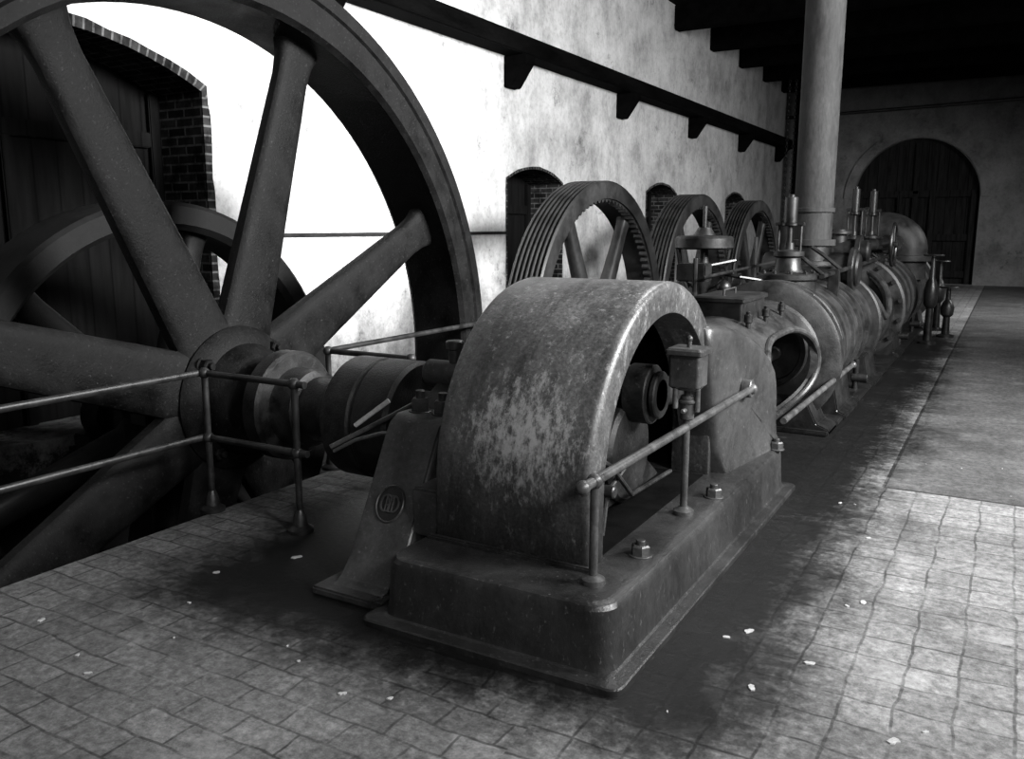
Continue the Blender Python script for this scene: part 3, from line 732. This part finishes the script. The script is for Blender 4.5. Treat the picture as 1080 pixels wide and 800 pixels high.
el = [(EX + .38, 14.9, .9), (EX + .38, 14.9, 1.30)] + [(EX + .38 - .38 + .38 * math.cos(a), 14.9, 1.36 + .30 * math.sin(a)) for a in [rad(12 * k) for k in range(0, 8)]] + [(EX - .5, 14.9, 1.66)]
finish('exhaust_elbow', join([tube(el, .28, 28), cyl('Z', (EX + .38, 14.9, 0), .36, 1.18, 1.27, 32), cyl('X', (0, 14.9, 1.66), .36, EX - .3, EX - .22, 32)]), M_lag, en)
for y in (9.4, 13.4, 15.2):
    finish('drain_valve', join([cyl('Z', (EX + .5, y, 0), .03, .0, .35, 12), cyl('X', (0, y, .16), .05, EX + .46, EX + .62, 16)]), M_dark, en)
gx, gy = -2.5, 7.9
gv = finish('governor', join([lathe([(0, 0), (.2, 0), (.2, .04), (.09, .12), (.06, .3), (.05, 1.1), (.08, 1.2), (.08, 1.3), (.05, 1.34), (.04, 1.5), (.25, 1.5), (.27, 1.515), (.27, 1.6), (.25, 1.62), (.1, 1.63), (.06, 1.7), (0, 1.7)], 'Z', (gx, gy, 0), 36),
    cyl('Z', (gx, gy, 0), .02, 1.65, 1.9, 10), tube([(gx, gy, 1.1), (gx - .2, gy, 1.2), (gx - .24, gy, 1.5)], .015, 8), tube([(gx, gy, 1.1), (gx + .2, gy, 1.2), (gx + .24, gy, 1.5)], .015, 8), sphere((gx - .2, gy, 1.15), .07), sphere((gx + .2, gy, 1.15), .07),
    tube([(gx, gy, 1.3), (gx + .35, gy, 1.25), (EX - .1, gy + .2, 1.2)], .018, 8)]), M_dark, en)
finish('valve_linkage', join([tube([(-2.3, 7.0, .9), (-2.3, 9.2, 1.1)], .018, 8), tube([(-2.15, 6.8, 1.3), (-2.15, 9.6, 1.35)], .014, 8), tube([(-2.25, 6.9, .2), (-2.25, 6.9, 1.45)], .02, 8), tube([(-2.35, 9.2, .2), (-2.35, 9.2, 1.6)], .02, 8), tube([(-2.25, 7.3, .8), (-2.6, 7.5, 1.3), (-2.2, 7.9, 1.4)], .02, 8), cyl('X', (0, 7.3, .95), .12, -2.35, -2.25, 24), cyl('X', (0, 8.6, 1.05), .14, -2.4, -2.3, 24), box(-2.45, -2.2, 7.0, 7.2, 1.25, 1.4, .01)]), M_dark, en)

sp_ = thing('steam_pipe', (PXX, 9.95, 1.5), 'thick rust-streaked vertical steam pipe rising to the ceiling', 'pipe')
finish('pipe', join([cyl('Z', (PXX, 9.95, 0), .205, 1.56, CZ, 40, .01)]), M_pipe, sp_)
for z0, z1, r in ((1.86, 1.91, .225), (1.5, 1.57, .25)):
    finish('flange', cyl('Z', (PXX, 9.95, 0), r, z0, z1, 40), M_pipe, sp_)

def stand_valve(x, y, h, lab):
    e = thing('stand_valve', (x, y, 0), lab, 'valve')
    finish('body', lathe([(0, 0), (.13, 0), (.13, .03), (.06, .05), (.05, h * .4), (.09, h * .45), (.1, h * .6), (.07, h * .7), (.04, h * .75), (.03, h), (0, h)], 'Z', (x, y, 0), 24), M_dark, e)
    finish('hand_wheel', join([lathe([(.13 + .014 * math.cos(a), .014 * math.sin(a)) for a in [2 * pi * q / 6 for q in range(6)]], 'Z', (x, y, h), 24, True), cyl('X', (x, y, h), .012, -.13, .13, 8), cyl('Y', (x, y, h), .012, -.13, .13, 8)]), M_dark, e)
stand_valve(-.80, 15.0, .78, 'small dark iron floor valve beside the paving slab')
stand_valve(-1.0, 15.9, 1.15, 'tall dark iron floor valve beside the rear cylinder')
stand_valve(-.98, 14.0, 1.3, 'tall dark iron floor valve standing close to the cylinder')

leafs = [(-2.95, 1.82), (-3.3, 2.75), (-3.55, 2.0), (-.83, 3.45), (-.55, 4.9), (-.55, 3.3), (-.45, 4.0), (-.2, 2.9), (-3.1, 3.1), (-2.0, 2.2), (-.7, 3.0), (-.9, 3.35)]
leafs += [(random.uniform(-.95, .4), random.uniform(2.6, 7)) for _ in range(12)] + [(random.uniform(-3.8, -1.6), random.uniform(1.7, 2.5)) for _ in range(6)]
for k, (x, y) in enumerate(leafs):
    s = random.uniform(.008, .019) if k < 12 else random.uniform(.004, .010); pts = []; a0 = random.random() * 6
    for q in range(9):
        a = 2 * pi * q / 9; r = s * (1 + .4 * math.cos(2 * a)) * random.uniform(.75, 1.2)
        pts.append((x + r * math.cos(a + a0), y + r * math.sin(a + a0)))
    finish('dry_leaf', poly(pts, .0, .005, 'XY'), M_leaf, label='small pale dry leaf scrap lying on the paving', category='leaf', group='leaf scraps on the floor')

# ------------------------------------------------------------ light
def area(name, loc, tgt, sx, sy, p, spread=180):
    l = bpy.data.lights.new(name, 'AREA'); l.shape = 'RECTANGLE'; l.size = sx; l.size_y = sy; l.energy = p; l.spread = rad(spread)
    o = bpy.data.objects.new(name, l); COL.objects.link(o); o.location = loc
    o.rotation_euler = (Vector(tgt) - Vector(loc)).to_track_quat('-Z', 'Y').to_euler(); return o
area('window_fill_light', (4.3, 6.5, 4.6), (-6.6, 8.5, 2.4), 4, 2.2, 1450, 110)
area('window_fill_light', (4.3, 18, 4.6), (-2.5, 21, -.6), 4, 2.2, 380, 105)
area('window_fill_light', (2.2, -2.2, 3.6), (-2.0, 3.8, .6), 2.0, 1.4, 100)  # added fill lamp behind the camera for the front of the crank cover
area('window_fill_light', (4.0, 1.5, 4.4), (-.1, 3.9, 0), 1.6, 1.4, 90, 60)  # added lamp for a pool of light on the paving, imitating a window beam
area('window_fill_light', (-1.2, 7.6, 5.6), (-1.8, 4.2, 1.2), 1.4, 1.0, 30, 80)  # added fill lamp above the engine brightening the cover top; no window here
w = bpy.data.worlds.new('world'); S.world = w; w.use_nodes = True
w.node_tree.nodes['Background'].inputs[0].default_value = g(.5); w.node_tree.nodes['Background'].inputs[1].default_value = .045

cam = bpy.data.cameras.new('camera'); co = bpy.data.objects.new('camera', cam); COL.objects.link(co)
co.location = (0, 0, 1.7); co.rotation_euler = (rad(90 - 10.1), 0, rad(30.1)); cam.lens = 30; cam.sensor_width = 36; cam.clip_end = 200
S.camera = co
